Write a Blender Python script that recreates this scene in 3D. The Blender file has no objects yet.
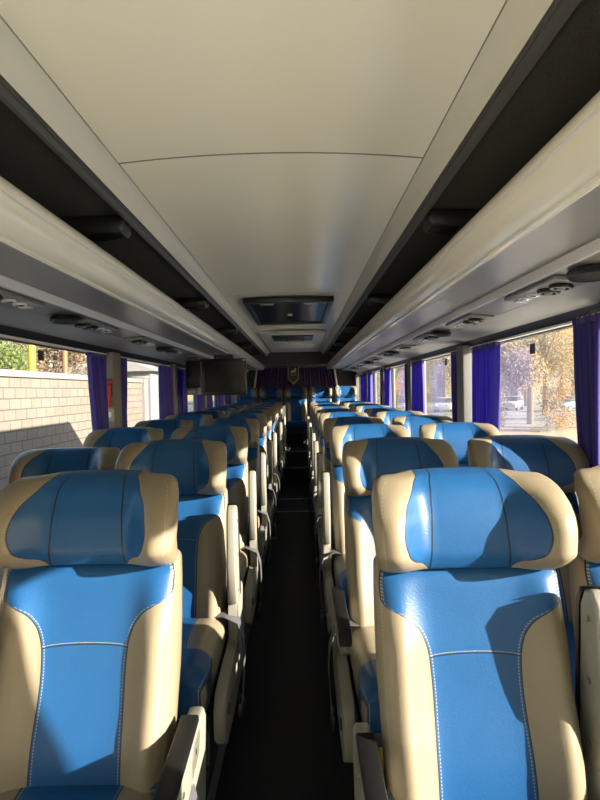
import bpy, bmesh, math, random
from mathutils import Vector, Matrix, noise
PI = math.pi
random.seed(7)
C = bpy.context.scene.collection
SC = bpy.context.scene

# ------------------------------------------------------------------ camera, sky, sun, exposure
CAMZ = 1.46
cd = bpy.data.cameras.new('camera'); cam = bpy.data.objects.new('camera', cd); C.objects.link(cam)
cd.sensor_fit = 'HORIZONTAL'; cd.sensor_width = 36; cd.lens = 32.4; cd.clip_start = .02; cd.clip_end = 400
p_ = math.atan(10/540); r_ = .019
f_ = Vector((0, math.cos(p_), -math.sin(p_)))
rt = f_.cross(Vector((math.sin(r_), 0, math.cos(r_)))).normalized(); up_ = rt.cross(f_)
cam.matrix_world = Matrix(((rt.x, up_.x, -f_.x, .07), (rt.y, up_.y, -f_.y, 0), (rt.z, up_.z, -f_.z, CAMZ), (0, 0, 0, 1)))
SC.camera = cam

SUN = Vector((1, -.46, .37)).normalized()
w = bpy.data.worlds.new('sky'); SC.world = w; w.use_nodes = True
nt = w.node_tree; bg = nt.nodes['Background']
sky = nt.nodes.new('ShaderNodeTexSky'); sky.sky_type = 'NISHITA'; sky.sun_disc = False
sky.sun_elevation = math.asin(SUN.z); sky.sun_rotation = math.atan2(SUN.x, SUN.y)
sky.air_density = 1.3; sky.dust_density = .8
nt.links.new(sky.outputs[0], bg.inputs[0]); bg.inputs[1].default_value = .17
sd = bpy.data.lights.new('sun', 'SUN'); so = bpy.data.objects.new('sun', sd); C.objects.link(so)
sd.energy = 11; sd.angle = math.radians(.6); sd.color = (1, .91, .77)
so.rotation_euler = SUN.to_track_quat('Z', 'Y').to_euler()
so.location = SUN*50
vs = SC.view_settings
vs.view_transform = 'Standard'; vs.look = 'None'; vs.gamma = 1; vs.use_curve_mapping = False
vs.exposure = 1.38

# ------------------------------------------------------------------ helpers
def tag(o, label=None, cat=None, group=None, kind=None):
    if label: o['label'] = label
    if cat: o['category'] = cat
    if group: o['group'] = group
    if kind: o['kind'] = kind
    return o
def link(name, me, mats, parent=None, loc=None):
    o = bpy.data.objects.new(name, me); C.objects.link(o)
    if not isinstance(mats, (list, tuple)): mats = [mats]
    if me and not len(me.materials):
        for m in mats: me.materials.append(m)
    if parent: o.parent = parent
    if loc: o.location = loc
    return o
def obj(name, bm, mats, parent=None, loc=None, smooth=35):
    bmesh.ops.recalc_face_normals(bm, faces=bm.faces)
    me = bpy.data.meshes.new(name); bm.to_mesh(me); bm.free()
    if smooth:
        for p in me.polygons: p.use_smooth = True
        me.set_sharp_from_angle(angle=math.radians(smooth))
    return link(name, me, mats, parent, loc)
def struct(name, bm, mats, parent=None, smooth=35):
    o = obj(name, bm, mats, parent, None, smooth)
    if not parent: o['kind'] = 'structure'
    return o
def empty(name, loc=(0, 0, 0), rz=0):
    o = bpy.data.objects.new(name, None); C.objects.link(o); o.location = loc; o.rotation_euler = (0, 0, rz)
    o.empty_display_size = .1
    return o
def copy_tree(o, parent=None):
    c = o.copy(); C.objects.link(c)
    if parent: c.parent = parent
    for ch in list(o.children): copy_tree(ch, c)
    return c
def box(bm, x0, x1, y0, y1, z0, z1, bev=0, seg=2, mat=0):
    r = bmesh.ops.create_cube(bm, size=1)
    vs_ = r['verts']
    for v in vs_:
        v.co = Vector(((x0+x1)/2+v.co.x*(x1-x0), (y0+y1)/2+v.co.y*(y1-y0), (z0+z1)/2+v.co.z*(z1-z0)))
    fs = {f for v in vs_ for f in v.link_faces}
    for f in fs: f.material_index = mat
    if bev:
        es = {e for v in vs_ for e in v.link_edges}
        bmesh.ops.bevel(bm, geom=list(es), offset=bev, segments=seg, affect='EDGES', profile=.5, material=-1)
    return bm
def prism(bm, pts, axis, a, b, bev=0, seg=2):
    """polygon pts extruded along axis ('x': pts are (y,z); 'y': pts are (x,z); 'z': (x,y))"""
    def mk(p, t):
        return {'x': (t, p[0], p[1]), 'y': (p[0], t, p[1]), 'z': (p[0], p[1], t)}[axis]
    A = [bm.verts.new(mk(p, a)) for p in pts]; B = [bm.verts.new(mk(p, b)) for p in pts]
    n = len(pts); fs = [bm.faces.new(A), bm.faces.new(B[::-1])]
    for i in range(n): fs.append(bm.faces.new((A[i], A[(i+1) % n], B[(i+1) % n], B[i])))
    if bev:
        es = set()
        for f in fs[:2]: es |= set(f.edges)
        bmesh.ops.bevel(bm, geom=list(es), offset=bev, segments=seg, affect='EDGES', profile=.5)
    return bm
def tube(bm, pts, rad, n=8, cap=True):
    pts = [Vector(p) for p in pts]; rings = []
    for i, p in enumerate(pts):
        t = (pts[min(i+1, len(pts)-1)]-pts[max(i-1, 0)]).normalized()
        a = t.cross(Vector((0, 0, 1)) if abs(t.z) < .9 else Vector((1, 0, 0))).normalized(); b = t.cross(a)
        r = rad[i] if isinstance(rad, (list, tuple)) else rad
        rings.append([bm.verts.new(p+a*math.cos(2*PI*k/n)*r+b*math.sin(2*PI*k/n)*r) for k in range(n)])
    for i in range(len(rings)-1):
        for k in range(n): bm.faces.new((rings[i][k], rings[i][(k+1) % n], rings[i+1][(k+1) % n], rings[i+1][k]))
    if cap: bm.faces.new(rings[0][::-1]); bm.faces.new(rings[-1])
    return bm
def lathe(bm, prof, n=20, cx=0, cy=0):
    rings = [[bm.verts.new((cx+r*math.cos(2*PI*k/n), cy+r*math.sin(2*PI*k/n), z)) for k in range(n)] for r, z in prof]
    for i in range(len(rings)-1):
        for k in range(n): bm.faces.new((rings[i][k], rings[i][(k+1) % n], rings[i+1][(k+1) % n], rings[i+1][k]))
    bm.faces.new(rings[0][::-1]); bm.faces.new(rings[-1])
    return bm
def ribbon(bm, pts, wdir, wid, th):
    """strap of width wid along wdir following pts"""
    pts = [Vector(p) for p in pts]; W = Vector(wdir).normalized()*wid/2; rings = []
    for i, p in enumerate(pts):
        t = (pts[min(i+1, len(pts)-1)]-pts[max(i-1, 0)]).normalized()
        n = t.cross(W).normalized()*th/2
        rings.append([bm.verts.new(p+s*W+q*n) for s, q in ((-1, -1), (1, -1), (1, 1), (-1, 1))])
    for i in range(len(rings)-1):
        for k in range(4): bm.faces.new((rings[i][k], rings[i][(k+1) % 4], rings[i+1][(k+1) % 4], rings[i+1][k]))
    bm.faces.new(rings[0][::-1]); bm.faces.new(rings[-1])
    return bm
def NB(): return bmesh.new()

# ------------------------------------------------------------------ materials
def mat(name, col, rough=.5, metal=0, spec=.5, bump=None, var=None, sheen=0, coat=0):
    m = bpy.data.materials.new(name); m.use_nodes = True; t = m.node_tree; b = t.nodes['Principled BSDF']
    b.inputs['Base Color'].default_value = (*col, 1); b.inputs['Roughness'].default_value = rough
    b.inputs['Metallic'].default_value = metal; b.inputs['Specular IOR Level'].default_value = spec
    if sheen: b.inputs['Sheen Weight'].default_value = sheen
    if coat: b.inputs['Coat Weight'].default_value = coat; b.inputs['Coat Roughness'].default_value = .08
    tc = t.nodes.new('ShaderNodeTexCoord')
    if var:
        n = t.nodes.new('ShaderNodeTexNoise'); n.inputs['Scale'].default_value = var[0]; n.inputs['Detail'].default_value = 4
        t.links.new(tc.outputs['Object'], n.inputs['Vector'])
        mx = t.nodes.new('ShaderNodeMix'); mx.data_type = 'RGBA'
        mx.inputs[6].default_value = (*[c*(1-var[1]) for c in col], 1); mx.inputs[7].default_value = (*[min(1, c*(1+var[1])) for c in col], 1)
        t.links.new(n.outputs['Fac'], mx.inputs[0]); t.links.new(mx.outputs[2], b.inputs['Base Color'])
    if bump:
        n = t.nodes.new('ShaderNodeTexNoise'); n.inputs['Scale'].default_value = bump[0]; n.inputs['Detail'].default_value = 3
        t.links.new(tc.outputs['Object'], n.inputs['Vector'])
        bp = t.nodes.new('ShaderNodeBump'); bp.inputs['Strength'].default_value = bump[1]; bp.inputs['Distance'].default_value = .004
        t.links.new(n.outputs['Fac'], bp.inputs['Height']); t.links.new(bp.outputs[0], b.inputs['Normal'])
    return m
BLUE = (.0090, .060, .166); BEIGE = (.19, .155, .103); STITCH = (.22, .21, .18)

class N:
    """tiny node maths helper"""
    def __init__(s, t): s.t = t
    def put(s, sock, v):
        if isinstance(v, bpy.types.NodeSocket): s.t.links.new(v, sock)
        else: sock.default_value = v
    def m(s, op, a, b=0.0, c=0.0, clamp=False):
        n = s.t.nodes.new('ShaderNodeMath'); n.operation = op; n.use_clamp = clamp
        s.put(n.inputs[0], a); s.put(n.inputs[1], b); s.put(n.inputs[2], c); return n.outputs[0]
    def curve(s, v, pts):
        n = s.t.nodes.new('ShaderNodeFloatCurve'); c = n.mapping.curves[0]
        while len(c.points) > 2: c.points.remove(c.points[1])
        c.points[0].location = pts[0]; c.points[1].location = pts[-1]
        for p in pts[1:-1]: c.points.new(*p)
        n.mapping.update(); s.put(n.inputs['Value'], v); return n.outputs[0]
    def near(s, a, b, wd): return s.m('LESS_THAN', s.m('ABSOLUTE', s.m('SUBTRACT', a, b)), wd)
    def mix(s, f, a, b):
        n = s.t.nodes.new('ShaderNodeMix'); n.data_type = 'RGBA'; s.put(n.inputs[0], f)
        for k, v in ((6, a), (7, b)):
            if isinstance(v, tuple): n.inputs[k].default_value = (*v, 1)
            else: s.t.links.new(v, n.inputs[k])
        return n.outputs[2]

def leather(name, kind):
    m = mat(name, BLUE, .40, 0, .28, bump=(260, .11)); t = m.node_tree; n = N(t); b = t.nodes['Principled BSDF']
    uv = t.nodes.new('ShaderNodeUVMap'); sp = t.nodes.new('ShaderNodeSeparateXYZ'); t.links.new(uv.outputs[0], sp.inputs[0])
    u = n.m('ABSOLUTE', n.m('MULTIPLY_ADD', sp.outputs[0], 2.0, -1.0)); v = sp.outputs[1]
    if kind == 'back':
        h = n.curve(v, [(0, .51), (.30, .485), (.64, .47), (.72, .50), (.80, .60), (.86, .78), (.89, .955), (.92, .965), (1, .965)])
    elif kind == 'head':
        h = n.curve(v, [(0, .44), (.10, .50), (.20, .62), (.38, .70), (.60, .71), (.80, .66), (.93, .58), (1, .56)])
    else:
        h = n.curve(v, [(0, .97), (.28, .97), (.30, .93), (.33, .60), (.36, .56), (1, .56)])
    blue = n.m('LESS_THAN', u, h)
    tc = t.nodes.new('ShaderNodeTexCoord')
    ns = t.nodes.new('ShaderNodeTexNoise'); ns.inputs['Scale'].default_value = 9; ns.inputs['Detail'].default_value = 5
    t.links.new(tc.outputs['Object'], ns.inputs['Vector'])
    cb = n.mix(ns.outputs['Fac'], tuple(c*.85 for c in BLUE), tuple(c*1.15 for c in BLUE))
    cg = n.mix(ns.outputs['Fac'], tuple(c*.90 for c in BEIGE), tuple(c*1.10 for c in BEIGE))
    col = n.mix(blue, cg, cb)
    seam = n.near(u, h, .006)
    dash = n.m('GREATER_THAN', n.m('SINE', n.m('MULTIPLY', v, 520.0 if kind != 'head' else 200.0)), -.3)
    stitch = n.m('MULTIPLY', n.near(u, n.m('SUBTRACT', h, .026), .005), dash)
    if kind == 'head':
        s2 = n.curve(v, [(0, .44), (.5, .385), (1, .37)])
        seam = n.m('MAXIMUM', seam, n.near(u, s2, .009))
        stitch = n.m('MULTIPLY', n.near(u, n.m('ADD', h, .026), .005), dash)
        g = n.near(u, .93, .006); stitch = n.m('MAXIMUM', stitch, n.m('MULTIPLY', g, dash))
    if kind == 'back':
        q = n.m('MULTIPLY_ADD', n.m('MULTIPLY', u, u), -.05, .685)
        du = n.m('GREATER_THAN', n.m('SINE', n.m('MULTIPLY', u, 260.0)), -.3)
        inb = n.m('LESS_THAN', u, h)
        seam = n.m('MAXIMUM', seam, n.m('MULTIPLY', n.near(v, q, .0022), inb))
        stitch = n.m('MAXIMUM', stitch, n.m('MULTIPLY', n.m('MULTIPLY', n.near(v, n.m('ADD', q, .007), .0018), du), inb))
        g = n.near(u, .955, .007)
        stitch = n.m('MAXIMUM', stitch, n.m('MULTIPLY', g, dash))
    col = n.mix(stitch, col, STITCH); col = n.mix(seam, col, (.006, .012, .025))
    t.links.new(col, b.inputs['Base Color'])
    return m
M = {}
M['back'] = leather('seat_back_leather', 'back'); M['head'] = leather('headrest_leather', 'head'); M['cush'] = leather('cushion_leather', 'cush')
M['beige'] = mat('beige_leather', BEIGE, .5, bump=(220, .2))
M['cream'] = mat('cream_plastic', (.20, .19, .155), .45, bump=(300, .08))
M['greyplastic'] = mat('grey_plastic', (.30, .29, .26), .5)
M['black'] = mat('black_plastic', (.012, .012, .013), .35)
M['blackrub'] = mat('black_armrest_pad', (.006, .006, .006), .45, 0, .2, bump=(200, .15))
M['steel'] = mat('steel', (.35, .35, .36), .35, 1)
M['darksteel'] = mat('dark_steel', (.05, .05, .055), .5, .6)
M['web'] = mat('grey_webbing', (.055, .052, .058), .8, bump=(500, .4))
M['floor'] = mat('aisle_vinyl', (.009, .010, .013), .5, 0, .3, bump=(90, .25), var=(30, .25))
M['plat'] = mat('platform_vinyl', (.02, .021, .025), .6, var=(20, .2))
M['alu'] = mat('aluminium_edge', (.55, .55, .54), .35, .9)
M['yellow'] = mat('yellow_edge', (.60, .42, .05), .5)
M['ceil'] = mat('cream_gloss_panel', (.92, .88, .74), .21, 0, .5, bump=(2.2, .05))
M['mould'] = mat('cream_moulding', (.70, .68, .60), .28, 0, .5)
M['groove'] = mat('panel_groove', (.22, .21, .17), .6)
M['greystrip'] = mat('dark_grey_strip', (.075, .072, .068), .4)
M['carpet'] = mat('charcoal_carpet', (.075, .072, .064), .95, 0, .1, bump=(350, .9), var=(260, .6))
M['lip'] = mat('gloss_white_rail', (.82, .79, .70), .09, 0, .6)
M['under'] = mat('rack_underside_grey', (.21, .205, .195), .35, 0, .5, var=(40, .06))
M['cove'] = mat('cove_grey', (.34, .34, .34), .5)
M['strip'] = mat('light_strip_white', (.70, .70, .72), .2)
M['wallgrey'] = mat('wall_grey', (.10, .10, .10), .7, bump=(200, .3))
M['pillar'] = mat('pillar_grey', (.17, .165, .16), .6)
M['frame'] = mat('window_frame_black', (.012, .012, .012), .5)
M['outer'] = mat('bus_outer_white', (.6, .6, .6), .4)
M['gold'] = mat('gold_trim', (.50, .36, .14), .5)
M['white'] = mat('white_plastic', (.7, .7, .68), .4)
M['red'] = mat('red_plastic', (.45, .02, .02), .4)
M['screen'] = mat('black_screen', (.005, .005, .006), .15)
M['hatchglass'] = mat('hatch_dark_glass', (.004, .006, .010), .22, 0, .06)
M['sticker'] = mat('dark_sticker', (.03, .035, .03), .5)
M['chrome'] = mat('chrome', (.6, .6, .6), .15, 1)

def curtain_mat():
    m = mat('purple_curtain', (.060, .046, .29), .75, sheen=.3, bump=(400, .2)); t = m.node_tree; b = t.nodes['Principled BSDF']
    tr = t.nodes.new('ShaderNodeBsdfTranslucent'); tr.inputs[0].default_value = (.12, .085, .55, 1)
    mx = t.nodes.new('ShaderNodeMixShader'); mx.inputs[0].default_value = .35
    t.links.new(b.outputs[0], mx.inputs[1]); t.links.new(tr.outputs[0], mx.inputs[2]); t.links.new(mx.outputs[0], t.nodes['Material Output'].inputs[0])
    return m
M['wallpale'] = mat('pale_wall_lining', (.70, .66, .56), .6)  # lining made pale so the unseen lower walls bounce sunlight
M['bounce_pale'] = mat('pale_bounce_vinyl', (.84, .79, .67), .5, var=(20, .04))  # pale reflector colour for unseen front surfaces, to brighten the ceiling
M['curtain'] = curtain_mat()
M['rearcurtain'] = mat('rear_purple_curtain', (.050, .018, .105), .8, sheen=.2)
def glass_mat():
    m = bpy.data.materials.new('dusty_window_glass'); m.use_nodes = True; t = m.node_tree; t.nodes.clear(); n = N(t)
    o = t.nodes.new('ShaderNodeOutputMaterial'); tr = t.nodes.new('ShaderNodeBsdfTransparent'); tr.inputs[0].default_value = (.955, .965, .965, 1)
    gl = t.nodes.new('ShaderNodeBsdfGlossy'); gl.inputs['Roughness'].default_value = .0
    lw = t.nodes.new('ShaderNodeLayerWeight'); fac = n.m('MULTIPLY_ADD', n.m('POWER', lw.outputs['Facing'], 4.0), .35, .03)
    mx = t.nodes.new('ShaderNodeMixShader'); n.put(mx.inputs[0], fac); t.links.new(tr.outputs[0], mx.inputs[1]); t.links.new(gl.outputs[0], mx.inputs[2])
    df = t.nodes.new('ShaderNodeBsdfTranslucent'); df.inputs[0].default_value = (.75, .74, .72, 1)
    tc = t.nodes.new('ShaderNodeTexCoord'); ns = t.nodes.new('ShaderNodeTexNoise'); ns.inputs['Scale'].default_value = 5; ns.inputs['Detail'].default_value = 6
    t.links.new(tc.outputs['Object'], ns.inputs[0])
    m2 = t.nodes.new('ShaderNodeMixShader'); n.put(m2.inputs[0], n.m('MULTIPLY_ADD', ns.outputs['Fac'], .03, .002))
    t.links.new(mx.outputs[0], m2.inputs[1]); t.links.new(df.outputs[0], m2.inputs[2]); t.links.new(m2.outputs[0], o.inputs[0])
    return m
M['glass'] = glass_mat()

# ------------------------------------------------------------------ bus shell
Y0, Y1 = -2.5, 10.4
WX = 1.17
ZSILL, ZTOP = .90, 1.725
PITCHW = 1.625
PIL = [3.48+PITCHW*k for k in range(-3, 5)]       # pillar centres
# floor, platforms, steps
bm = NB(); box(bm, -.26, .28, .75, 8.9, -.04, 0); struct('floor', bm, M['floor'], smooth=0)
bm = NB(); box(bm, -WX, -.26, .35, 8.9, -.04, .20); struct('floor_platform_left', bm, M['plat'], smooth=0)
bm = NB(); box(bm, .28, WX, .35, 8.9, -.04, .20); struct('floor_platform_right', bm, M['plat'], smooth=0)
bm = NB(); box(bm, -WX, WX, 8.9, Y1, -.04, .44); struct('floor_rear', bm, M['plat'], smooth=0)
bm = NB(); box(bm, -WX, -.26, Y0, .35, -.04, 0); box(bm, .28, WX, Y0, .35, -.04, 0); box(bm, -.26, .28, Y0, .75, -.04, 0); struct('floor_front', bm, M['bounce_pale'], smooth=0)  # unseen front floor, made pale to throw sunlight up at the ceiling
bm = NB(); box(bm, -.258, .278, 8.55, 8.9, .0, .22); struct('trim_1', bm, M['floor'], smooth=0)
k = 2
for s, x in ((-1, -.26), (1, .28)):
    bm = NB(); box(bm, min(x, x-s*.012), max(x, x-s*.012), .35, 8.55, .06, .206, .002, 1); box(bm, min(x, x+s*.03), max(x, x+s*.03), .35, 8.55, .2005, .206); struct('trim_%d' % k, bm, M['alu']); k += 1
    bm = NB(); box(bm, min(x+s*.032, x+s*.062), max(x+s*.032, x+s*.062), .36, 8.5, .2005, .205); struct('trim_%d' % k, bm, M['yellow']); k += 1
for y, z in ((6.45, 0), (7.2, 0), (8.545, .22), (8.9, .44)):
    bm = NB(); box(bm, -.255, .275, y, y+.03, z+.0005, z+.006, .001, 1); struct('trim_%d' % k, bm, M['alu']); k += 1
bm = NB(); box(bm, -1.16, 1.16, 9.66, 9.70, .4405, .70); struct('trim_%d' % k, bm, M['plat'], smooth=0); k += 1
# side walls: lower panel + header as one shell each
for s, nm in ((-1, 'left'), (1, 'right')):
    bm = NB()
    a, b = sorted((s*WX, s*(WX+.08)))
    box(bm, a, b, -1.42, Y1, -1.0, ZSILL); box(bm, a, b, Y0, Y1, ZTOP, 2.25); box(bm, a, b, Y0, -1.42, -1.0, -.35)
    struct('wall_'+nm, bm, M['wallpale'], smooth=0)
    bm = NB(); a, b = sorted((s*(WX-.035), s*(WX-.0005))); box(bm, a, b, -1.4, 9.9, ZSILL-.10, ZSILL-.03, .012)
    struct('baseboard_'+nm, bm, M['greyplastic'])
    for y in PIL:
        bm = NB(); a, b = sorted((s*(WX-.07), s*(WX+.0795)))
        box(bm, a, b, y-.075, y+.075, ZSILL, ZTOP, .012, 2)
        struct('trim_%d' % k, bm, M['pillar']); k += 1
    bm = NB(); a, b = sorted((s*WX, s*(WX+.08))); box(bm, a, b, PIL[-1]+.075, Y1, ZSILL, ZTOP); box(bm, a, b, Y0, Y0+.08, -.35, ZTOP)
    struct('trim_%d' % k, bm, M['wallgrey']); k += 1
# windows
wn = 1
for s in (-1, 1):
    for i in range(len(PIL)-1):
        ya, yb = PIL[i]+.0755, PIL[i+1]-.0755
        bm = NB(); a, b = sorted((s*(WX+.03), s*(WX+.06)))
        box(bm, a, b, ya, yb, ZSILL+.0005, ZSILL+.03); box(bm, a, b, ya, yb, ZTOP-.022, ZTOP-.0005)
        box(bm, a, b, ya, ya+.02, ZSILL+.03, ZTOP-.022); box(bm, a, b, yb-.02, yb, ZSILL+.03, ZTOP-.022)
        fr = struct('window_%d' % wn, bm, M['frame'], smooth=0)
        bm = NB(); a, b = sorted((s*(WX+.042), s*(WX+.048))); box(bm, a, b, ya+.02, yb-.02, ZSILL+.03, ZTOP-.022)
        g = obj('glass_pane', bm, M['glass'], fr, smooth=0); wn += 1
# unseen dashboard shelf under the windscreen, added to bounce sun onto the ceiling
bm = NB(); box(bm, -1.16, 1.16, Y0+.09, -1.55, .70, .80, .03, 3); box(bm, -1.10, 1.10, Y0+.12, -1.75, .001, .699); struct('trim_%d' % k, bm, M['bounce_pale']); k += 1
# unseen glazed entrance and driver's doors, added to let sun in for bounce
for q_, s in enumerate((-1, 1)):
    bm = NB(); a, b = sorted((s*(WX+.03), s*(WX+.06))); ya, yb = Y0+.081, -1.4705
    box(bm, a, b, ya, yb, -.349, -.29); box(bm, a, b, ya, yb, ZTOP-.03, ZTOP-.001); box(bm, a, b, ya, ya+.03, -.29, ZTOP-.03); box(bm, a, b, yb-.03, yb, -.29, ZTOP-.03)
    dr = struct('door_%d' % (q_+1), bm, M['frame'], smooth=0)
    bm = NB(); a, b = sorted((s*(WX+.042), s*(WX+.048))); box(bm, a, b, ya+.03, yb-.03, -.29, ZTOP-.03); obj('glass_pane', bm, M['glass'], dr, smooth=0)
# front wall with windscreen
bm = NB(); box(bm, -WX, WX, Y0-.08, Y0, -1, .75); box(bm, -WX, WX, Y0-.08, Y0, 2.0, 2.25); box(bm, -WX, -1.08, Y0-.08, Y0, .75, 2.0); box(bm, 1.08, WX, Y0-.08, Y0, .75, 2.0)
struct('wall_front', bm, M['wallgrey'], smooth=0)
bm = NB(); box(bm, -1.0799, 1.0799, Y0-.045, Y0-.038, .751, 1.999); struct('window_%d' % wn, bm, M['glass'], smooth=0); wn += 1
# rear wall
bm = NB(); box(bm, -WX-.08, WX+.08, Y1, Y1+.08, -1, 2.25); struct('wall_rear', bm, M['wallgrey'], smooth=0)
# roof shell
bm = NB(); box(bm, -WX-.08, WX+.08, Y0-.08, Y1+.08, 2.25, 2.30); struct('roof', bm, M['outer'])
# ceiling : crowned central panel with cross joints
HW = .432; ZC = 2.114
joints = [-.9, 1.55, 3.75, 5.6]
def crown(x): return ZC+.022*(1-(x/HW)**2)
ceil_ys = [Y0]+joints+[9.3]
bm = NB()
for a, b in zip(ceil_ys[:-1], ceil_ys[1:]):
    a += .005; b -= .005
    pts = [(HW*(i/12-1), crown(HW*(i/12-1))) for i in range(25)]
    prism(bm, pts+[(HW, ZC+.05), (-HW, ZC+.05)], 'y', a, b)
struct('ceiling', bm, M['ceil'])
bm = NB()
for y in joints: prism(bm, [(HW*(i/12-1), crown(HW*(i/12-1))+.0004) for i in range(25)]+[(HW, ZC+.045), (-HW, ZC+.045)], 'y', y-.0049, y+.0049)
for s in (-1, 1): box(bm, min(s*HW, s*(HW+.004)), max(s*HW, s*(HW+.004)), Y0, 9.3, ZC+.004, ZC+.05)
struct('trim_%d' % k, bm, M['groove'], smooth=0); k += 1
for s in (-1, 1):
    bm = NB()                                                # rounded cream moulding
    prof = [(.436, ZC), (.445, ZC-.004), (.459, ZC-.013), (.468, ZC-.027), (.474, ZC-.043), (.476, ZC-.055), (.50, ZC-.055), (.50, ZC+.05), (.436, ZC+.05)]
    prism(bm, [(s*x, z) for x, z in prof], 'y', Y0, 9.3); struct('trim_%d' % k, bm, M['mould'], smooth=40); k += 1
    bm = NB()                                                # dark grey under-strip with two fine ribs
    prof = [(.4765, ZC-.0555), (.482, ZC-.056), (.483, ZC-.06), (.487, ZC-.06), (.488, ZC-.064), (.496, ZC-.072), (.506, ZC-.074), (.508, ZC-.03), (.50, ZC-.03), (.50, ZC-.0555)]
    prism(bm, [(s*x, z) for x, z in prof], 'y', Y0, 9.3); struct('trim_%d' % k, bm, M['greystrip'], smooth=20); k += 1
    bm = NB()                                                # carpet lining above the rack
    pts = [(.5081, ZC-.05), (.9, ZC-.06), (1.10, ZC-.12), (1.169, ZC-.22), (1.169, ZC+.06), (.5081, ZC+.06)]
    prism(bm, [(s*x, z) for x, z in pts], 'y', Y0, 9.3); struct('ceiling_lining_'+('right' if s > 0 else 'left'), bm, M['carpet'], smooth=0)
# rear bulkhead and low rear ceiling
bm = NB(); box(bm, -WX, WX, 9.30, 9.36, 1.90, 2.22); box(bm, -WX, WX, 9.36, Y1, 1.90, 1.95); struct('wall_rear_bulkhead', bm, mat('bulkhead_grey', (.085, .085, .085), .6), smooth=0)
for s in (-1, 1):                                            # pale slanting posts either side of the rear curtain
    bm = NB(); prism(bm, [(s*.70, 1.899), (s*.725, 1.899), (s*.785, 1.50), (s*.755, 1.50)], 'y', 10.0, 10.05, .004, 2)
    struct('trim_%d' % k, bm, M['mould']); k += 1

# ------------------------------------------------------------------ luggage racks
RACK_END = 9.29
def sidew(s): return 'right' if s > 0 else 'left'
ORD = ['first', 'second', 'third', 'fourth', 'fifth', 'sixth', 'seventh', 'eighth', 'ninth', 'tenth', 'eleventh', 'twelfth', 'thirteenth']
for s in (-1, 1):
    R = empty('luggage_rack', (s*.8, Y0+.01, 1.8))
    tag(R, 'long overhead luggage rack with glossy pale rail on the %s above the windows' % sidew(s), 'luggage rack', 'overhead luggage racks')
    off = (-s*.8, -Y0-.01, -1.8)
    def P(name, pts, m, bev=0, y0=Y0+.01, y1=RACK_END, smooth=35):
        bm = NB(); prism(bm, [(s*x, z) for x, z in pts], 'y', y0, y1); return obj(name, bm, m, R, off, smooth)
    P('underside_panel', [(.578, 1.812), (.80, 1.814), (.80, 1.834), (.578, 1.832)], M['under'])
    rail = []
    for i in range(15):
        t = -.5*PI+i/14*PI*1.25
        rail.append((.578-.045*math.cos(t)-.004, 1.871+.060*math.sin(t)))
    rail += [(.612, 1.905), (.602, 1.835), (.602, 1.811)]
    P('front_rail', rail, M['lip'], smooth=60)
    P('rail_bead_glint', [(.5765, 1.8105), (.5765, 1.804), (.584, 1.801), (.594, 1.804), (.594, 1.8105)], M['lip'])
    P('rail_bead_glint', [(.529, 1.872), (.5265, 1.875), (.529, 1.878), (.534, 1.878), (.534, 1.872)], M['strip'])  # white bead stands in for a window glint along the rail
    P('rail_groove', [(.5355, 1.846), (.5345, 1.8475), (.5335, 1.8505), (.5400, 1.852), (.5420, 1.846)], M['greystrip'])
    P('rail_bead_glint', [(.5395, 1.8365), (.5375, 1.839), (.5365, 1.843), (.5440, 1.844), (.5460, 1.8365)], M['strip'])  # second glint line on the rail, put in as white colour
    P('edge_strip', [(.8005, 1.834), (.8005, 1.80), (.803, 1.786), (.809, 1.783), (.815, 1.786), (.815, 1.834)], M['strip'])
    P('service_channel', [(.8155, 1.787), (.95, 1.775), (.95, 1.80), (.8155, 1.834)], M['under'])
    P('cove_panel', [(.9505, 1.774), (1.155, 1.738), (1.169, 1.738), (1.169, 1.79), (.9505, 1.80)], M['cove'])
    P('seal_strip', [(1.120, 1.7440), (1.1685, 1.7375), (1.1685, 1.712), (1.150, 1.712)], M['frame'])
    P('curtain_rail', [(1.140, 1.711), (1.1685, 1.711), (1.1685, 1.702), (1.140, 1.702)], M['white'])
    for j in range(-2, 5):
        y = 1.87+PITCHW*j
        bm = NB(); prism(bm, [(s*.512, 2.018), (s*.524, 2.004), (s*.62, 1.996), (s*1.0, 1.98), (s*1.0, 2.055), (s*.512, 2.060)], 'y', y-.05, y+.05, .012, 3)
        obj('bracket', bm, M['black'], R, off)

# service units: vents, reading lamps under the racks
def make_psu(s):
    r = empty('service_unit')
    bm = NB(); box(bm, -.055, .055, -.20, .20, -.008, .004, .004, 2); obj('base_plate', bm, M['under'], r)
    for y in (-.13, -.045):
        bm = NB(); lathe(bm, [(.034, -.008), (.036, -.014), (.032, -.020), (.024, -.020), (.020, -.012)], 20, 0, y); nz = obj('air_nozzle', bm, M['black'], r)
        bm = NB(); lathe(bm, [(.012, -.0118), (.013, -.021), (.007, -.025)], 14, 0, y); obj('nozzle_cone', bm, M['greyplastic'], nz)
    for y in (.04, .11):
        bm = NB(); lathe(bm, [(.022, -.008), (.023, -.013), (.017, -.015)], 18, -.012*s, y); lp = obj('reading_lamp', bm, M['white'], r)
        bm = NB(); lathe(bm, [(.014, -.0151), (.010, -.018)], 14, -.012*s, y); obj('lamp_lens', bm, M['chrome'], lp)
    bm = NB(); box(bm, -.02, .02, .155, .19, -.012, -.008, .002, 1); obj('call_button', bm, M['white'], r)
    return r
def make_speaker():
    r = empty('speaker')
    bm = NB(); lathe(bm, [(.06, -.001), (.062, -.012), (.056, -.018), (.05, -.014)], 28); o = obj('housing', bm, M['black'], r)
    bm = NB(); lathe(bm, [(.0495, -.0135), (.03, -.016), (.004, -.017)], 28); obj('grille', bm, M['carpet'], r)
    return r
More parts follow.
